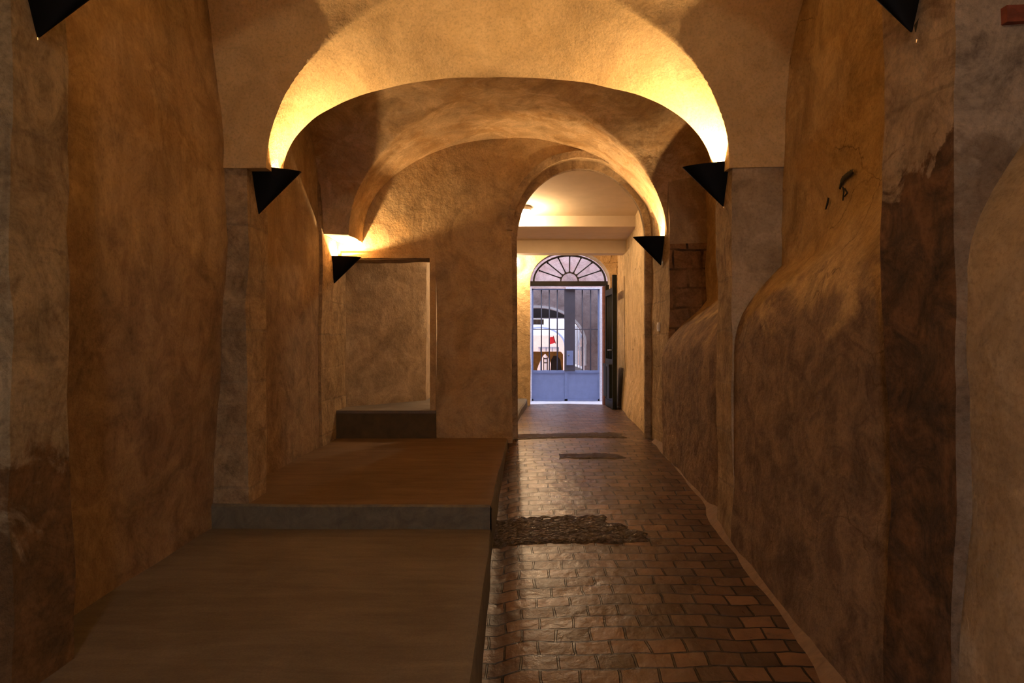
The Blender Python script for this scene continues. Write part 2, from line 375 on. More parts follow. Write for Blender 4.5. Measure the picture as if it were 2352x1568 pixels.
def slab(name, y0, y1, x0, x1, amp, fr, step, soft=0.10):
    """worn, pitted stone sill sunk in the bricks with ragged limits"""
    mb = MB(); P = []
    for y in lin(y0 - 0.1, y1 + 0.1, int((y1 - y0 + 0.2) / step)):
        row = []
        for x in lin(x0, x1 + 0.3, int((x1 + 0.3 - x0) / step)):
            e1 = 0.05 * noise.noise(Vector((x * 4, 0, 1))) + 0.02 * noise.noise(Vector((x * 14, 0, 1)))
            e2 = 0.22 * noise.noise(Vector((0, y * 3.5, 4))) + 0.10 * noise.noise(Vector((x * 3, y * 11, 4)))
            d = min((y - y0 - e1) / 0.05, (y1 + e1 - y) / 0.05, (x1 + e2 - x) / soft)
            k = noise.fractal(Vector((x * fr, y * fr * 1.3, 0)), 0.75, 2.2, 6)
            r = 1 - abs(noise.noise(Vector((x * fr * 1.6, y * fr * 2.4, 9)))) * 2
            z = path_z(x, y) + 0.010 + amp * (0.6 * k + 0.5 * r - 0.3) * min(1, max(0, d))
            if d < 1: z -= 0.035 * min(1, (1 - d))
            row.append((x, y, z))
        P.append(row)
    mb.grid(P); return struct(mb.build(name, M['threshold'], smooth=True, merge=False))
slab('floor_sill_near', 4.30, 4.84, -0.2, 0.85, 0.016, 9, 0.011)
slab('floor_sill_far', 7.40, 7.78, -0.2, 1.3, 0.010, 9, 0.014)
slab('floor_sill_patch', 6.35, 6.62, 0.45, 1.0, 0.006, 9, 0.014)

# raised concrete ledges on the left
def ledge(name, y0, y1, z, mat, x1f=kerb_x, x0=-1.95, zb=-2.1, front=True):
    mb = MB(); ny = max(4, int((y1 - y0) / 0.12)); r = 0.022
    P = []
    for y in lin(y0, y1, ny):
        xe = x1f(y) + 0.008 * noise.noise(Vector((0, y * 2.5, z)))
        yy = y
        row = [(x0 + (xe - 0.05 - x0) * i / 22, yy, z) for i in range(23)]
        row += [(xe - r, yy, z), (xe - r * 0.3, yy, z - r * 0.3), (xe, yy, z - r)]
        row += [(xe + 0.012 * k / 3, yy, z - r + (zb - z + r) * k / 3) for k in (1, 2, 3)]
        P.append(row)
    mb.grid(P, lambda i, j: 1 if j >= 24 else 0)
    if front:                                  # riser facing the viewer
        row = P[0]; F_ = []
        tops = row[:25]
        for k in range(5):
            t = k / 4
            F_.append([(p[0], p[1] - (0.010 if k else 0.0) , p[2] + (zb - p[2]) * t - (0.012 if k == 1 else 0)) for p in tops])
        F_.insert(1, [(p[0], p[1] - 0.012, p[2] - 0.014) for p in tops])
        mb.grid(F_, 1)
    return struct(mb.build(name, [mat, M['riser']], smooth=True, amp=0.006, fr=1.6))
ledge('floor_ledge_front', -2.5, 4.3, P1, M['ledge'], front=False)
ledge('floor_ledge_middle', 4.28, 7.3, P2, M['ledge2'])
mb = MB()   # upper step behind the left doorway
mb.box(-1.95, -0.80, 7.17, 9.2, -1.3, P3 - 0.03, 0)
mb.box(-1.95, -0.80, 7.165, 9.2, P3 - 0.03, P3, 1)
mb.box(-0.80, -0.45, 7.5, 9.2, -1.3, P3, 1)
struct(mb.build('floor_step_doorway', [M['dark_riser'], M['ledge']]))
mb = MB()   # low ledge beyond the arch
P = []
for y in lin(7.55, 11.75, 24):
    xe = interp(y, [(7.5, 0.02), (8.6, 0.05), (10, 0.13), (11.0, 0.22), (11.75, 0.26)])
    P.append([(-1.2, y, -0.98), (xe - 0.02, y, -0.98), (xe, y, -1.0), (xe + 0.01, y, -1.2)])
mb.grid(P); struct(mb.build('floor_ledge_corridor', M['riser'], smooth=True))

# ------------------------------------------------------------------ side walls
def wall_from_plan(name, plan, zlist, xfun, mats, amp, segs=0.11):
    """plan: list of (kind, x, y, material) corner points; xfun(kind,x,y,z) gives the real x"""
    mb = MB(); pts = []
    for (a, b) in zip(plan, plan[1:]):
        d = math.hypot(a[1] - b[1], a[2] - b[2]); n = max(2, int(d / segs))
        for i in range(n):
            t = i / n; pts.append((a, b, t))
    pts.append((plan[-1], plan[-1], 0.0))
    P = []
    for z in zlist:
        row = []
        for a, b, t in pts:
            xa, ya = xfun(a[0], a[1], a[2], z); xb, yb = xfun(b[0], b[1], b[2], z)
            row.append((xa + (xb - xa) * t, ya + (yb - ya) * t, z))
        P.append(row)
    def mi(i, j):
        m = pts[j][0][3]
        return m(zlist[i], P[i][j]) if callable(m) else m
    mb.grid(P, mi)
    return struct(mb.build(name, mats, smooth=True, amp=amp, fr=1.7))

ZL = lin(-2.1, 2.9, 64)
# material slots: 0 plaster, 1 stone, 2 damp, 3 rusty stone, 4 flaking pale stone, 5 courses, 6 grey plaster
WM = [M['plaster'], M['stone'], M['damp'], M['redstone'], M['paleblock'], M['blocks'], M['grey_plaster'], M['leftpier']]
def wav(p, s=2.3): return 0.16 * noise.noise(Vector(p) * s)
lft_stone = 7
def left_x(kind, x, y, z):
    if kind == 'r' and 2.5 < y < 4.4: x += 0.085 * sstep((z + 1.0) / 1.6) * (1 - sstep((z - 1.0) / 1.2))
    if kind == 'p1': x -= 0.02 * max(0, z)
    return x, y
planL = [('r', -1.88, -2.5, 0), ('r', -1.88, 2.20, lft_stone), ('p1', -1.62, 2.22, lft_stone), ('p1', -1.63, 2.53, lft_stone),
         ('r', -1.88, 2.56, 0), ('r', -1.885, 4.30, 1), ('p2', -1.665, 4.30, 1), ('p2', -1.655, 4.60, 0),
         ('r', -1.89, 4.62, 0), ('r', -1.87, 6.60, 1), ('p3', -1.845, 6.62, 1), ('p3', -1.845, 7.56, 6),
         ('o', -1.06, 8.42, 6), ('o', -1.06, 11.9, 6)]
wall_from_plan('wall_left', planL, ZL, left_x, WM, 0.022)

def zt0(y): return interp(y, [(-2, 0.86), (2.1, 0.72), (3.14, 0.60), (4.3, 0.47), (4.7, 0.46), (6.6, 0.36)])
def right_x(kind, x, y, z):
    """recessed bays swell into a rounded battered foot below eye height"""
    if kind in ('r', 's'):
        foot = {'r': 1.41, 's': 1.47}[kind] + 0.03 * noise.noise(Vector((0, y, z)))
        t = (zt0(y) - z) / 0.52
        if t > 0:
            k = math.sin(min(1, t) * math.pi / 2) ** 0.85
            x = x + (foot - x) * k
            if z < -0.4: x -= 0.02 * (-0.4 - z)
    return x, y
rmat = 2
rust = 3
front1 = 4
grey2 = lambda z, p: 6 if z < 1.13 else 0
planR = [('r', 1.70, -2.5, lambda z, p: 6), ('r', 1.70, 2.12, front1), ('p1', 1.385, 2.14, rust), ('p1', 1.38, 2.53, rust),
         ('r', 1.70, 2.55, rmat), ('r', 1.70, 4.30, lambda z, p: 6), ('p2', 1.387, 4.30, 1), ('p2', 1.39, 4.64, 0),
         ('s', 1.87, 4.66, rmat), ('s', 1.87, 6.58, lambda z, p: 5 if z < 0.88 else 0), ('p3', 1.515, 6.60, 1), ('p3', 1.515, 7.30, 1)]
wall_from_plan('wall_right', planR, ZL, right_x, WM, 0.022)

# mortar fillet at the foot of the right wall
mb = MB(); P = []
for y in lin(0.5, 7.2, 70):
    xw = interp(y, [(0, 1.40), (2.1, 1.40), (4.2, 1.42), (4.65, 1.40), (5, 1.47), (6.6, 1.49), (7.2, 1.51)]) + 0.02
    wd = interp(y, [(1.5, 0.15), (4, 0.12), (7, 0.07)]) + 0.03 * noise.noise(Vector((y * 3, 0, 0)))
    P.append([(xw - wd + wd * k / 4, y, path_z(xw - wd, y) - 0.01 + (0.07 * (k / 4) ** 1.6)) for k in range(5)])
mb.grid(P); struct(mb.build('trim_fillet', M['fillet'], smooth=True, amp=0.006, fr=5))

# ------------------------------------------------------------------ vaults
def cosp(a, b, n): return [a + (b - a) * (1 - math.cos(math.pi * i / n)) / 2 for i in range(n + 1)]
def powr(u, p): u = min(1.0, abs(u)); return (1 - u ** p) ** (1 / p)
def vault(name, y0, y1, yb0, yb1, zlong, ztrans, x0, x1, edge, mat, mi=None, n=150, m=130, backface=None):
    mb = MB(); P = []
    (ea0, ea1) = edge
    xs = [x0, (x0 + ea0) / 2] + cosp(ea0, ea1, n) + [(x1 + ea1) / 2, x1]
    ys = sorted(set([y0] + cosp(yb0, yb1, m) + ([] if y1 <= yb1 else lin(yb1, y1, 8)[1:]) ))
    ys = [y for y in ys if y0 <= y <= y1]
    for y in ys:
        row = []
        for x in xs: row.append((x, y, max(zlong(x, y), ztrans(x, y))))
        P.append(row)
    mb.grid(P)
    if backface:
        mb.grid([[(p[0], p[1] + 0.001, p[2]) for p in P[-1]], [(p[0], p[1] + 0.001, 2.9) for p in P[-1]]])
    return struct(mb.build(name, mat, smooth=True, amp=0.016, fr=1.7))
# bay nearest the far wall
def zl2(x, y):
    t = (y - 4.6) / 2.7; cx = -0.135 + 0.115 * t; a = 1.52 + 0.045 * t
    return 1.05 + 1.10 * powr((x - cx) / a, 2.05)
def zt2(x, y):
    u = (y - 5.64) / 1.05
    return 1.05 + (1.08 + 0.10 * max(0, abs(x) - 1.2)) * powr(u, 2.15) if abs(u) < 1 else 1.05
vault('ceiling_vault_far', 4.6, 7.35, 4.59, 6.69, zl2, zt2, -1.93, 1.95, (-1.65, 1.53), M['vault2'])
# middle bay and its transverse arch
def zl1(x, y):
    hc = interp(y, [(2.5, 2.48), (3.3, 2.48), (3.6, 2.43), (3.8, 2.36), (4.0, 2.25), (4.2, 2.12), (4.4, 1.95), (4.62, 1.76)])
    return 1.09 + (hc - 1.09) * powr((x + 0.0875) / 1.45, 2.3)
def zt1(x, y):
    u = (y - 3.40) / (0.885 if y > 3.4 else 1.06)
    if abs(u) >= 1: return 1.0
    o = sstep((abs(x + 0.1) - 0.85) / 0.9)
    if x > 0: return 1.03 + (1.40 - 0.15 * o) * powr(u, 2.9 - 0.7 * o)
    return 1.03 + (1.40 + 0.1 * o) * powr(u, 2.9 + 0.8 * o)
vault('ceiling_vault_middle', 2.5, 4.6, 2.5, 4.29, zl1, zt1, -1.93, 1.80, (-1.54, 1.365), M['vault'], backface=True)
# bay over the camera
def zl0(x, y):
    return 1.30 + 0.85 * powr((x + 0.12) / 1.51, 2.3)
def zt0_(x, y):
    u = (y - 0.6) / 1.6
    return 1.2 + 1.05 * powr(u, 2.2) if abs(u) < 1 else 1.2
vault('ceiling_vault_near', -2.5, 2.5, -1.0, 2.2, zl0, zt0_, -1.93, 1.80, (-1.63, 1.39), M['vault'], n=70, m=60, backface=True)

# ------------------------------------------------------------------ walls with openings
def pierced(name, y, th, x0, x1, z0, z1, ops, mats, nx=0.07, nz=0.12, amp=0.0, mi_front=0, mi_rev=0, fr=1.7, ch=0.0):
    """ops: (xa, xb, zb, topfun, frontflare)"""
    mb = MB()
    def strip(xs, lo, hi):
        n = max(1, int((hi(xs[0]) + hi(xs[-1]) - lo(xs[0]) - lo(xs[-1])) / 2 / nz))
        for yy in (y, y + th):
            P = [[(x, yy, lo(x) + (hi(x) - lo(x)) * k / n) for x in xs] for k in range(n + 1)]
            mb.grid(P, mi_front)
    cur = x0
    for (xa, xb, zb, tf) in sorted(ops, key=lambda o: o[0]):
        if xa > cur + 1e-6:
            n = max(1, int((xa - cur) / nx)); strip(lin(cur, xa, n), lambda x: z0, lambda x: z1)
        xs = cosp(xa, xb, 44)
        strip(xs, tf, lambda x: z1)
        if zb > z0: strip(xs, lambda x: z0, lambda x: zb)
        T = [[(x, yy, tf(x)) for x in xs] for yy in (y, y + th)]; mb.grid(T, mi_rev)
        if zb > z0: mb.grid([[(x, yy, zb) for x in xs] for yy in (y, y + th)], mi_rev)
        for xx in (xa, xb):
            n = max(1, int((tf(xx) - zb) / nz))
            mb.grid([[(xx, yy, z) for z in lin(zb, tf(xx), n)] for yy in (y, y + th)], mi_rev)
        cur = xb
    if x1 > cur + 1e-6:
        n = max(1, int((x1 - cur) / nx)); strip(lin(cur, x1, n), lambda x: z0, lambda x: z1)
    return struct(mb.build(name, mats, smooth=True, amp=amp, fr=fr))
def ell(cx, a, zs, b, p=2.0): return lambda x: zs + b * powr((x - cx) / a, p)
pierced('wall_back', 7.22, 0.28, -1.95, 1.95, -1.4, 2.9,
        [(-1.94, -0.80, -1.4, lambda x: 0.865), (0.0, 1.515, -1.4, ell(0.7575, 0.7575, 1.17, 0.79))],
        [M['back'], M['stone']], amp=0.018, mi_rev=1)
# raised rough ring round the arch, jamb stones
mb = MB(); mb.arcband(0.745, 1.17, 0.735, 0.765, 0.075, 7.195, 7.24, t0=0.25, t1=math.pi, n=50)
struct(mb.build('trim_arch_ring', M['stone'], smooth=True, amp=0.02, fr=1.7))
mb = MB()
mb.box(-0.86, -0.80, 7.185, 7.24, P3, 0.93); mb.box(-1.8, -0.80, 7.185, 7.24, 0.872, 0.93)
struct(mb.build('trim_doorway', M['back'], smooth=False, amp=0.012, fr=1.7))
# stepped inner jamb of the arch
mb = MB(); mb.arcband(0.7575, 1.15, 0.69, 0.72, 0.10, 7.42, 7.5, t0=0.0, t1=math.pi, n=50)
mb.box(0.0, 0.06, 7.42, 7.5, -1.2, 1.15); mb.box(1.45, 1.55, 7.42, 7.5, -1.2, 1.15)
struct(mb.build('trim_arch_rebate', M['stone'], smooth=True, amp=0.014, fr=1.7))

# ------------------------------------------------------------------ corridor beyond the arch
mb = MB()
P = [[(x, y, z + 0.0) for x in lin(-1.3, 2.3, 12)] for y, z in
     [(7.45, 2.02), (8.0, 1.955), (8.6, 1.87), (9.1, 1.80), (9.5, 1.75)]]
mb.grid(P); mb.grid([[(x, 9.5, 1.75 - 0.15 * k / 2) for x in lin(-1.3, 2.3, 12)] for k in range(3)])
mb.grid([[(x, y, 1.60) for x in lin(-1.3, 2.3, 12)] for y in (9.5, 10.2, 10.8)])
mb.grid([[(x, 10.8, 1.60 - 0.2 * k / 2) for x in lin(-1.3, 2.3, 12)] for k in range(3)])
mb.grid([[(x, y, 1.40) for x in lin(-1.3, 2.3, 12)] for y in (10.8, 11.1)])
mb.grid([[(x, 11.1, 1.40 + 0.6 * k) for x in lin(-1.3, 2.3, 12)] for k in range(2)])
mb.grid([[(x, y, 2.0) for x in lin(-1.3, 2.3, 12)] for y in (11.1, 11.9)])
struct(mb.build('ceiling_corridor', M['white'], amp=0.004, smooth=True))
mb = MB(); P = []
for z in lin(-1.4, 2.3, 40):
    row = []
    for y in lin(7.45, 11.85, 46):
        x = interp(y, [(7.45, 1.60), (8.5, 1.66), (10.7, 1.80), (11.85, 1.82)])
        x -= 0.10 * sstep((-0.35 - z) / 0.75) * interp(y, [(7.5, 1.2), (9.5, 1.0), (11, 0.3)])
        k = math.exp(-((y - 9.4) / 0.6) ** 2 - ((z + 0.0) / 0.45) ** 2)
        x += 0.02 * k * noise.fractal(Vector((y * 4, z * 4, 0)), 0.8, 2.2, 4)
        row.append((x, y, z))
    P.append(row)
mb.grid(P); struct(mb.build('wall_corridor_right', M['corr_wall'], smooth=True, amp=0.015))

# gate wall
GY = 11.8
pierced('wall_gate', GY, 0.34, -1.3, 2.2, -1.4, 2.9, [(0.315, 1.70, -1.4, ell(1.0075, 0.6925, 1.0, 0.56, 2.1))],
        [M['corr_wall'], M['grey_plaster']], amp=0.012, mi_rev=1)
# open court between the door and the gate wall: the gate has a whitewashed stone surround
def px(x, Y): return (x - 1176) * Y / F
def pz(y, Y): return (784 - y) * Y / F
YW = 14.2
pierced('wall_gate_court', YW, 0.2, -3, 5, -1.5, 2.9, [(px(1221, YW), px(1377.5, YW), -1.5, lambda x: pz(663, YW))],
        [M['courtpink2'], M['jamb']], mi_rev=1, nx=0.3, nz=0.3, amp=0.006)
mb = MB(); mb.box(px(1213, YW), px(1221.5, YW), YW - 0.03, YW + 0.1, -1.4, pz(660, YW)); mb.box(px(1377, YW), px(1386, YW), YW - 0.03, YW + 0.1, -1.4, pz(660, YW))
mb.box(px(1300, YW), px(1386, YW), YW - 0.03, YW + 0.1, pz(663.5, YW), pz(660, YW))
struct(mb.build('trim_gate_surround', M['jamb'], amp=0.012, smooth=False, fr=3))
mb = MB(); mb.box(1.60, 1.69, 11.98, 12.12, -1.15, 0.97)
struct(mb.build('trim_red_jamb', M['redjamb'], amp=0.008, fr=3))
mb = MB(); mb.grid([[(x, y, interp(y, [(12.1, -1.145), (14.2, -1.245), (14.6, -1.25)])) for x in lin(-3, 5, 40)] for y in lin(12.08, 14.6, 20)])
struct(mb.build('ground_gate_court', M['jamb'], smooth=True, amp=0.005, fr=3))

# fanlight (iron) over the door
YF = 12.23
fan = empty('fanlight_grille', (px(1308, YF), YF, pz(646, YF)))
tag(fan, 'black iron half-round fanlight with seven spokes above the barred gate', 'fanlight')
mb = MB(); mb.box(-0.70, 0.68, -0.045, 0.045, -0.085, 0.0); mb.box(-0.70, 0.68, -0.055, -0.045, -0.072, -0.012)
mb.build('transom_bar', M['iron'], fan)
mb = MB(); mb.arcband(0, 0, 0.145, 0.145, 0.022, -0.018, 0.018, n=30); mb.build('hub_ring', M['iron'], fan, smooth=True)
mb = MB(); mb.arcband(0.0, 0, 0.625, 0.445, 0.03, -0.018, 0.018, n=50); mb.build('rim', M['iron'], fan, smooth=True)
for ex, ey in ((1238, 621), (1257, 603), (1282, 591.5), (1308.5, 587.5), (1335, 591.5), (1360, 603), (1380, 621)):
    dx, dz = px(ex, YF) - px(1308, YF), pz(ey, YF) - pz(646, YF)
    a = math.atan2(dz, dx * 0.93); sx, sz = 0.155 * math.cos(a), 0.155 * math.sin(a)
    mb = MB(); mb.tube((sx, 0, sz), (dx, 0, dz), 0.0115, 8)
    mb.sphere((sx * 1.12, 0, sz * 1.12), 0.019, 8, 6); mb.sphere((dx * 0.98, 0, dz * 0.98), 0.019, 8, 6)
    mb.build('spoke', M['iron'], fan, smooth=True)

# gate
YG = 14.26
gx = lambda x: px(x, YG); gz = lambda y: pz(y, YG)
gate = empty('barred_gate', (gx(1300), YG, gz(920)))
tag(gate, 'blue grey steel gate with vertical bars over solid lower panels', 'gate')
ox, oz = gx(1300), gz(920)
def gbox(mb, x0, x1, y0, y1, d=0.02, dy=0.0): mb.box(gx(x0) - ox, gx(x1) - ox, dy - d, dy + d, gz(y1) - oz, gz(y0) - oz)
for (xa, xb, bars) in ((1221.5, 1299.9, (1243.5, 1261.7, 1280)), (1300.1, 1376.5, (1337.5, 1356.5))):
    leaf = MB(); 
    gbox(leaf, xa, xa + 3.4, 663, 920); gbox(leaf, xb - 3.4, xb, 663, 920); gbox(leaf, xa, xb, 663, 666); gbox(leaf, xa, xb, 850, 856, 0.024); gbox(leaf, xa, xb, 916, 920)
    fr_ = leaf.build('gate_leaf_frame', M['gate'], gate)
    pn = MB(); gbox(pn, xa + 3, xb - 3, 856, 917, 0.006); pn.build('lower_panel', M['gate'], gate)
    rl = MB(); gbox(rl, xa + 3, xb - 3, 755, 757.2, 0.008); rl.build('cross_rail', M['gatedark'], gate)
    for bx_ in bars:
        mb = MB(); mb.tube((gx(bx_) - ox, 0, gz(852) - oz), (gx(bx_) - ox, 0, gz(664) - oz), 0.013, 8); mb.build('bar', M['gatedark'], gate, smooth=True)
mb = MB(); gbox(mb, 1296, 1320.5, 664, 852, 0.008, -0.03); o = mb.build('centre_plate', M['gatedark'], gate); o['label'] = 'dark grey steel centre plate'
mb = MB(); gbox(mb, 1301, 1316, 805, 838, 0.016, -0.045); lk = mb.build('lock_case', M['gate'], gate)
mb = MB(); mb.tube((gx(1305) - ox, -0.06, gz(815) - oz), (gx(1305) - ox, -0.11, gz(815) - oz), 0.012, 10); mb.sphere((gx(1305) - ox, -0.12, gz(815) - oz), 0.022, 10, 8)
mb.build('knob', M['rail'], lk, smooth=True)

# open green door leaf against the right wall, folded back towards the viewer
dl = empty('open_door_leaf', (1.63, 11.74, -1.09), 0)
tag(dl, 'dark green door leaf with open rods above, swung open beside the gate', 'door')
dl.rotation_euler = (0, 0, math.radians(-88.5))     # local +x runs towards the viewer
LW, LH = 0.78, 2.16
mb = MB(); mb.box(0, 0.06, -0.03, 0.03, 0, LH - 0.1); mb.box(LW - 0.07, LW, -0.035, 0.035, 0.0, LH); mb.box(0, LW, -0.03, 0.03, LH - 0.30, LH - 0.2)
mb.box(0, LW, -0.03, 0.03, 0.72, 0.80); mb.box(0, LW, -0.03, 0.03, 0, 0.12)
mb.build('door_frame', M['green'], dl)
mb = MB(); mb.box(0.05, LW - 0.06, -0.022, 0.022, 0.1, 0.74); mb.build('solid_panel', M['green'], dl)
for k in range(5):
    mb = MB(); x = 0.14 + k * 0.115; mb.tube((x, 0, 0.78), (x, 0, LH - 0.28), 0.012, 8); mb.build('rod', M['green'], dl, smooth=True)
for x0 in (0.10, 0.42):
    mb = MB(); mb.box(x0, x0 + 0.26, -0.075, -0.022, 0.17, 0.68); mb.box(x0 - 0.02, x0 + 0.28, -0.085, -0.022, 0.68, 0.72); mb.build('raised_panel', M['green'], dl)
mb = MB(); mb.tube((LW - 0.035, -0.03, 0.95), (LW - 0.035, -0.09, 0.95), 0.012, 8); mb.tube((LW - 0.035, -0.085, 0.95), (LW - 0.16, -0.085, 0.95), 0.009, 8)
mb.build('door_handle', M['rail'], dl, smooth=True)

# ------------------------------------------------------------------ lamps
def point(name, loc, watts, col, r, parent=None):
    l = bpy.data.lights.new(name, 'POINT'); l.energy = watts; l.color = col; l.shadow_soft_size = r
    o = bpy.data.objects.new(name, l); C.objects.link(o); o.location = loc
    if parent: o.parent = parent
    return o
def sconce(loc, side, pr, hy, h, label, watts, tilt=0.0, bo=0.42, bd=0.105):
    """black sheet half-cone, open at the top; side +1 opens towards +x"""
    e = empty('wall_sconce', loc); tag(e, label, 'wall lamp', 'black cone sconces on the pilasters')
    n = 26; mb = MB(); top = []; rows = []
    def ring(s, z, inset=0.0):
        R = []
        for k in range(n + 1):
            t = math.pi * k / n - math.pi / 2
            c = abs(math.cos(t)) ** 1.15
            R.append((side * (-0.004 + (pr - inset) * s * c + 0.018 * (1 - s)), (hy - inset) * s * math.sin(t), z + tilt * s * c))
        return R
    L_ = [(0.02, -h), (0.25, -h * 0.765), (0.5, -h * 0.51), (0.75, -h * 0.255), (1.0, 0.0)]
    mb.grid([ring(s, z) for s, z in L_])
    o1 = mb.build('shade', M['black'], e, smooth=True)
    mb = MB(); mb.grid([ring(s, z, 0.006) for s, z in L_[1:-1]] + [ring(1.0, -0.004, 0.006)])
    mb.build('shade_lining', M['inner'], e, smooth=True)
    mb = MB(); mb.grid([ring(1.0, 0.0), ring(1.0, 0.0, 0.006)]); mb.build('rim', M['black'], e)
    mb = MB(); E_ = [(ring(q_, z)[0], ring(q_, z)[-1]) for q_, z in L_]
    mb.grid([list(p) for p in E_]); mb.grid([[(p[0] - side * 0.012, p[1], p[2]) for p in r] for r in E_])
    mb.build('back_plate', M['black'], e)
    mb = MB(); mb.tube((side * pr * bo * 0.8, 0, -bd - 0.06), (side * pr * bo, 0, -bd - 0.035), 0.011, 12); mb.build('lamp_holder', M['enamel'], e, smooth=True)
    mb = MB(); mb.sphere((side * pr * bo, 0, -bd - 0.025), 0.013, 12, 8); mb.build('bulb', M['bulb'], e, smooth=True)
    lt = point('bulb_light', (side * pr * bo, 0, -bd), watts, WARM, 0.012, e)
    return e
S = 'black cone sconce '
sconce((-1.668, 4.45, 1.125), 1, 0.30, 0.085, 0.295, S + 'on the middle pilaster at left', SCONCE_W, -0.02)
sconce((1.392, 4.45, 1.155), -1, 0.285, 0.085, 0.275, S + 'on the middle pilaster at right', SCONCE_W * 1.2, -0.02, 0.47, 0.09)
sconce((-1.848, 7.04, 0.87), 1, 0.30, 0.10, 0.27, S + 'beside the left doorway', SCONCE_W * 0.9, 0.0, 0.5, 0.05)
sconce((1.52, 6.90, 1.055), -1, 0.305, 0.085, 0.285, S + 'beside the right of the far arch', SCONCE_W * 0.9)
sconce((-1.655, 2.36, 1.36), 1, 0.42, 0.11, 0.31, S + 'on the nearest left pier, cut by the frame top', SCONCE_W * 0.5)
sconce((1.385, 2.34, 1.36), -1, 0.33, 0.10, 0.30, S + 'on the nearest right pier, cut by the frame top', SCONCE_W * 0.5)

added_lamp = empty('ceiling_light', (-0.12, -1.7, 2.13)); tag(added_lamp, 'round ceiling lamp added behind the viewpoint to light the near piers', 'ceiling light')  # unseen lamp added to brighten the near pier fronts
mb = MB(); mb.tube((0, 0, 0.05), (0, 0, -0.03), 0.095, 28); mb.build('lamp_base', M['enamel'], added_lamp, smooth=False)
mb = MB(); prof = [(0.088, -0.03), (0.092, -0.05), (0.085, -0.075), (0.06, -0.092), (0.0001, -0.098)]
mb.grid([[(r * math.cos(t), r * math.sin(t), z) for t in lin(0, 2 * math.pi, 28)] for r, z in prof]); mb.build('diffuser', M['globe'], added_lamp, smooth=True)
point('ceiling_light_light', (0, 0, -0.18), 64, (1.0, 0.76, 0.52), 0.08, added_lamp)

cl = empty('ceiling_light', (px(1204, 9.15), 9.15, 1.785)); tag(cl, 'round lit ceiling lamp beyond the far arch', 'ceiling light')
mb = MB(); mb.tube((0, 0, 0.02), (0, 0, -0.03), 0.095, 28); mb.build('lamp_base', M['enamel'], cl, smooth=False)
mb = MB(); prof = [(0.088, -0.03), (0.092, -0.05), (0.085, -0.075), (0.06, -0.092), (0.0001, -0.098)]
mb.grid([[(r * math.cos(t), r * math.sin(t), z) for t in lin(0, 2 * math.pi, 28)] for r, z in prof]); mb.build('diffuser', M['globe'], cl, smooth=True)
point('ceiling_light_light', (0, 0, -0.16), 72, (1.0, 0.68, 0.38), 0.06, cl)
wl = empty('globe_wall_lamp', (0.045, 11.78, 1.36)); tag(wl, 'lit globe lamp on the gate wall, half hidden by the arch jamb', 'wall lamp')
mb = MB(); mb.tube((0, 0.02, 0), (0, -0.05, 0), 0.05, 20); mb.build('lamp_base', M['enamel'], wl)
mb = MB(); mb.sphere((0, -0.11, 0), 0.085, 20, 14); mb.build('globe', M['globe'], wl, smooth=True)
point('globe_light', (0.0, -0.24, 0), 70, (1.0, 0.66, 0.36), 0.02, wl)

# light switch, painted marks, bare brick
sw = empty('light_switch', (1.51, 7.0, 0.15)); tag(sw, 'small white switch on the pilaster right of the far arch', 'switch')
mb = MB(); mb.box(-0.016, 0.02, -0.04, 0.04, -0.045, 0.045); mb.build('switch_plate', M['plastic'], sw)
mb = MB(); mb.box(-0.023, -0.016, -0.015, 0.015, -0.025, 0.025); mb.build('rocker', M['plastic'], sw)

def brush(name, pts, label):
    """a flat stroke of paint on the right recess wall, pts in photo pixels"""
    mb = MB(); X = 1.70; A = []
    V = []
    for (x, y, w_) in pts:
        Y = X * F / (x - 1176); V.append((Y, pz(y, Y), w_ * Y / F))
    fine = []
    for (a, b) in zip(V, V[1:]):
        for k in range(6):
            t = k / 6; fine.append(tuple(a[i] + (b[i] - a[i]) * t for i in range(3)))
    fine.append(V[-1])
    for i, (Y, z, w_) in enumerate(fine):
        a = fine[max(0, i - 1)]; b = fine[min(len(fine) - 1, i + 1)]
        d = Vector((b[0] - a[0], b[1] - a[1])).normalized(); n_ = Vector((-d.y, d.x))
        w_ *= 1 + 0.35 * noise.noise(Vector((i * 0.9, 1, 2)))
        row = []
        for k in (-1, -0.5, 0.5, 1):
            q = disp((X, Y + n_.x * w_ * k, z + n_.y * w_ * k), 0.022, 1.7)
            row.append((q.x - (0.016 if abs(k) < 0.9 else 0.011), q.y, q.z))
        A.append(row)
    mb.grid(A); return tag(mb.build(name, M['paint'], smooth=True), label, 'paint mark')
brush('painted_mark', [(1932, 430, 5), (1938, 411, 9), (1947, 401, 7), (1958, 394, 8), (1965, 389, 5)], 'thick curved black paint stroke on the right wall')
brush('painted_mark', [(1941, 426, 1.5), (1944, 436, 3), (1942, 458, 1.5)], 'thin black drip below the curved paint stroke on right wall')
brush('painted_mark', [(1946, 430, 1.5), (1953, 440, 2), (1946, 448, 1.5)], 'faint looped black trace beside the thin drip on right wall')
brush('painted_mark', [(1905, 450, 3), (1903, 462, 5), (1899, 478, 1.5)], 'short black dab left of the curved paint stroke')
mb = MB(); mb.box(1.525, 1.72, 2.105, 2.16, 0.995, 1.045)
bmv = mb.build('exposed_brick', M['brick'], amp=0.022, fr=1.7); tag(bmv, 'bare red brick in the nearest right wall at the frame edge', 'brick')

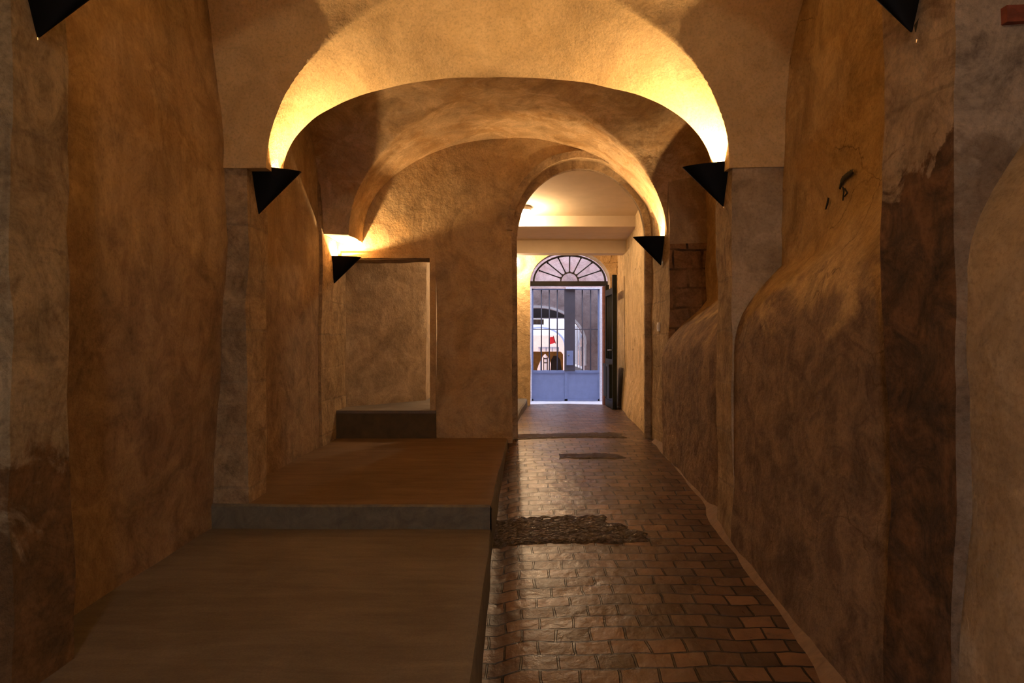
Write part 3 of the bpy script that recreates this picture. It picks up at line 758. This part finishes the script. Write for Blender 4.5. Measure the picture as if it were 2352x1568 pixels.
# ------------------------------------------------------------------ courtyard beyond the gate
YC = 17.0; KS = YC / 15
mb = MB(); mb.grid([[(x, y, -1.25) for x in lin(-3, 5, 8)] for y in lin(14.3, 28, 8)])
struct(mb.build('ground_courtyard', M['courtfloor']))
cx_, cs = px(1235, YC), pz(790, YC)
pierced('wall_courtyard', YC, 0.3, -3, 5, -1.3, 3.4, [(cx_ - 1.03 * KS, cx_ + 1.03 * KS, -1.3, ell(cx_, 1.03 * KS, cs, 0.80 * KS))],
        [M['court'], M['court']], mi_rev=1, amp=0.006, nx=0.4, nz=0.4)
mb = MB(); mb.arcband(cx_, cs, 1.03 * KS, 0.80 * KS, 0.05, YC - 0.03, YC + 0.02, n=60)
mb.box(cx_ + 1.03 * KS, cx_ + 1.03 * KS + 0.04, YC - 0.03, YC + 0.02, -0.6, cs)
struct(mb.build('trim_courtyard_arch', M['courtwhite'], smooth=True))
for nm, xx in (('wall_court_left', -3.0), ('wall_court_right', 5.0)):
    mb = MB(); mb.grid([[(xx, y, z) for y in lin(12.1, 29, 6)] for z in lin(-1.3, 3.4, 4)]); struct(mb.build(nm, M['court']))
Y1 = 17.8
mb = MB(); mb.box(-1.2, px(1297, Y1) + 0.4, Y1, Y1 + 0.12, pz(729.5, Y1), pz(690, Y1)); struct(mb.build('trim_dark_lintel', M['darkpanel']))
mb = MB(); mb.box(-1.2, 1.65, Y1 + 0.02, Y1 + 0.1, pz(731.5, Y1), pz(729.6, Y1)); struct(mb.build('trim_lintel_edge', M['courtwhite']))
Y2 = 20.5
c2 = px(1240, Y2); s2 = pz(795, Y2)
pierced('wall_second_arch', Y2, 0.25, -3, 5, -1.3, 1.0, [(c2 - 0.77, c2 + 0.77, -1.3, ell(c2, 0.77, s2, 0.57))],
        [M['courtwhite'], M['courtwhite']], mi_rev=1, nx=0.4, nz=0.4)
mb = MB(); mb.arcband(c2, s2, 0.73, 0.535, 0.05, Y2 - 0.04, Y2 + 0.02, n=50); struct(mb.build('trim_second_arch', M['bluetrim'], smooth=True))
Y3 = 25.5
mb = MB(); mb.box(-3, 5, Y3, Y3 + 0.2, -1.2, pz(770, Y3)); struct(mb.build('wall_courtyard_pink', M['courtpink']))
mb = MB(); mb.box(-3, 5, Y3 + 0.3, Y3 + 0.5, -1.2, 2.2); struct(mb.build('wall_courtyard_white', M['courtwhite']))
sgn = MB(); Y = 19.2; sgn.box(px(1205, Y), px(1249, Y), Y, Y + 0.1, pz(745, Y), pz(733, Y))
for k in range(4): sgn.box(px(1212 + 9 * k, Y), px(1219 + 9 * k, Y), Y - 0.015, Y, pz(743.5, Y), pz(734.5, Y))
tag(sgn.build('beam_box', M['brown']), 'dark brown box hung high inside the courtyard arch', 'box')
# stair rail / balustrade line
Y = 22.0; rl = empty('grey_balustrade', (px(1240, Y), Y, pz(805, Y))); tag(rl, 'grey railing crossing behind the ochre partition', 'railing')
for yy, hh in ((797.5, 1.0), (800.5, .8), (803.5, 0.8)):
    mb = MB(); mb.box(-0.05, 0.62, -0.02, 0.02, pz(yy + hh, Y) - pz(805, Y), pz(yy - hh, Y) - pz(805, Y)); mb.build('rail', M['rail'], rl)
for xx in (0.02, 0.2, 0.4, 0.6):
    mb = MB(); mb.box(xx - 0.012, xx + 0.012, -0.02, 0.02, -1.25 - pz(805, Y), 0.1); mb.build('post', M['rail'], rl)
# red pennant
Y = Y2 + 0.1; e = empty('red_pennant', (px(1275, Y), Y, pz(790, Y))); tag(e, 'small red cloth pennant hanging in the bright courtyard arch', 'pennant')
q = lambda x, y: (px(x, Y) - px(1275, Y), pz(y, Y) - pz(790, Y))
mb = MB(); A = [q(1263.5, 774), q(1272, 773), q(1276.5, 787), q(1262.5, 790.5)]
rows = []
for i in range(6):
    t = i / 5; a = Vector((*A[0], 0)).lerp(Vector((*A[3], 0)), t); b = Vector((*A[1], 0)).lerp(Vector((*A[2], 0)), t)
    rows.append([(a.lerp(b, k / 6).x, 0.012 * math.sin(k * 2.1 + i), a.lerp(b, k / 6).y) for k in range(7)])
mb.grid(rows); mb.grid([[(p[0], p[1] + 0.01, p[2]) for p in r] for r in rows]); mb.build('cloth', M['red'], e, smooth=True)
mb = MB(); a = q(1271, 771); b = q(1276.5, 789); mb.tube((a[0], 0, a[1]), (b[0], 0, b[1]), 0.01, 8); mb.build('stick', M['brown'], e, smooth=True)
mb = MB(); mb.tube((a[0], 0, a[1]), (a[0], 0, pz(754, Y) - pz(790, Y) + 0.03), 0.003, 6); mb.build('cord', M['rail'], e)
# ochre arched partition
Y = 16.2; base = (px(1258, Y), Y, -1.25); e = empty('arched_partition', base); tag(e, 'low ochre wooden partition with an open arch, seen through the gate bars', 'partition')
x0, x1 = px(1216, Y) - base[0], px(1293, Y) - base[0]; top = pz(807, Y) + 1.25
mb = MB(); ca = px(1252, Y) - base[0]
def hole(x): return top - 0.055 - 0.0 - 0.38 * (abs((x - ca) / 0.17) ** 1.6) if abs(x - ca) < 0.17 else None
xs = lin(x0, x1, 60); 
def topz(x):
    d = (x1 - x) / 0.08
    return top - (0.07 * (1 - min(1, d)) ** 2)
for yy in (-0.03, 0.03):
    for a, b in zip(xs, xs[1:]):
        m_ = (a + b) / 2; t = abs((m_ - ca) / 0.19)
        lo = (top - 0.06 - 0.36 * t ** 1.5) if t < 1 else 0.0
        mb.poly([(a, yy, lo if t < 1 else 0), (b, yy, lo if t < 1 else 0), (b, yy, topz(b)), (a, yy, topz(a))])
mb.grid([[(x, yy, topz(x)) for x in xs] for yy in (-0.03, 0.03)])
mb.build('panel', M['ochre'], e)
mb = MB(); pts = [(px(1264, Y), 850), (px(1266, Y), 825), (px(1271, Y), 817), (px(1280, Y), 817), (px(1287, Y), 826), (px(1290, Y), 850)]
mb.poly([(a - base[0], -0.036, pz(b, Y) + 1.25) for a, b in pts]); mb.poly([(a - base[0], -0.031, pz(b, Y) + 1.25) for a, b in pts])
mb.build('dark_inset', M['brown'], e)
# small dark chair silhouette in the open arch
Y = 18.4; e = empty('slatted_chair', (px(1254, Y), Y, -1.25)); tag(e, 'dark slatted chair standing in the bright arch beyond the partition', 'chair')
h0 = pz(820, Y) + 1.25
for dx in (-0.06, 0.04):
    mb = MB(); mb.box(dx - 0.012, dx + 0.012, -0.02, 0.02, 0, h0); mb.build('leg', M['brown'], e)
    mb = MB(); mb.box(dx - 0.012, dx + 0.012, 0.3, 0.34, 0, 0.45); mb.build('leg', M['brown'], e)
for zz in (h0 - 0.04, h0 - 0.15): 
    mb = MB(); mb.box(-0.07, 0.05, -0.012, 0.012, zz - 0.015, zz + 0.015); mb.build('back_slat', M['brown'], e)
mb = MB(); mb.box(-0.09, 0.09, -0.02, 0.36, 0.42, 0.47); mb.build('seat', M['brown'], e)
# glazed side of the passage right of the gate's centre plate
e = empty('shop_window', (1.79, 17.35, -1.25)); tag(e, 'row of dark panes in white frames right of the gate centre plate', 'window')
mb = MB(); mb.box(0.03, 0.12, 0, 2.6, 0, 1.95); mb.build('wall_panel', M['darkpanel'], e)
for y0, y1 in ((0.10, 0.50), (0.75, 1.2), (1.55, 2.2)):
    mb = MB(); mb.box(0.0, 0.03, y0, y1, 0.55, 1.75); w_ = mb.build('window_frame', M['courtwhite'], e)
    mb = MB(); mb.box(-0.006, 0.0, y0 + 0.06, y1 - 0.06, 0.62, 1.68); mb.build('pane', M['glass'], w_)
mb = MB(); Y = 20.4; mb.box(px(1318, Y), px(1325, Y), Y - 0.1, Y, -1.25, 0.6); struct(mb.build('trim_white_post', M['courtwhite']))

# ------------------------------------------------------------------ outer shell keeps the daylight out except at the two ends
mb = MB()
mb.box(-2.6, 2.6, -2.6, 12.0, 2.95, 3.2); mb.box(-2.8, -2.0, -2.6, 12.0, -2.6, 3.2); mb.box(2.35, 2.8, -2.6, 12.0, -2.6, 3.2)
mb.box(-2.8, 2.8, -2.6, 12.0, -2.7, -2.3)
struct(mb.build('wall_outer_mass', M['court']))
mb = MB(); mb.box(-3.0, 0.25, 11.97, 12.13, -1.3, 3.2); mb.box(1.76, 5.0, 11.97, 12.13, -1.3, 3.2)
mb.box(-3, 5, 11.97, 12.13, 1.7, 3.0); struct(mb.build('wall_outer_gate', M['court']))
mb = MB(); mb.box(-3, 5, 14.4, 16.1, 2.3, 2.5); struct(mb.build('ceiling_added_roof', M['court']))  # unseen roof added to dim the passage wall, sky gap left beyond it
mb = MB(); mb.box(-2.6, 2.6, 7.3, 12.1, -2.4, -1.3); struct(mb.build('ground_daylight_block', M['court']))  # unseen block added under the floor to stop daylight leaking through seams
# unseen street entrance added behind the camera to admit daylight onto near piers
pierced('wall_added_entrance', -2.6, 0.3, -2.2, 2.4, -2.3, 3.0, [(-0.4, 0.4, -1.95, ell(0, 0.4, -0.2, 0.3))], [M['grey_plaster']], nx=0.4, nz=0.4)
mb = MB(); mb.grid([[(x, y, -1.96) for x in (-6, 6)] for y in (-9, -2.3)]); struct(mb.build('ground_street', M['courtfloor']))
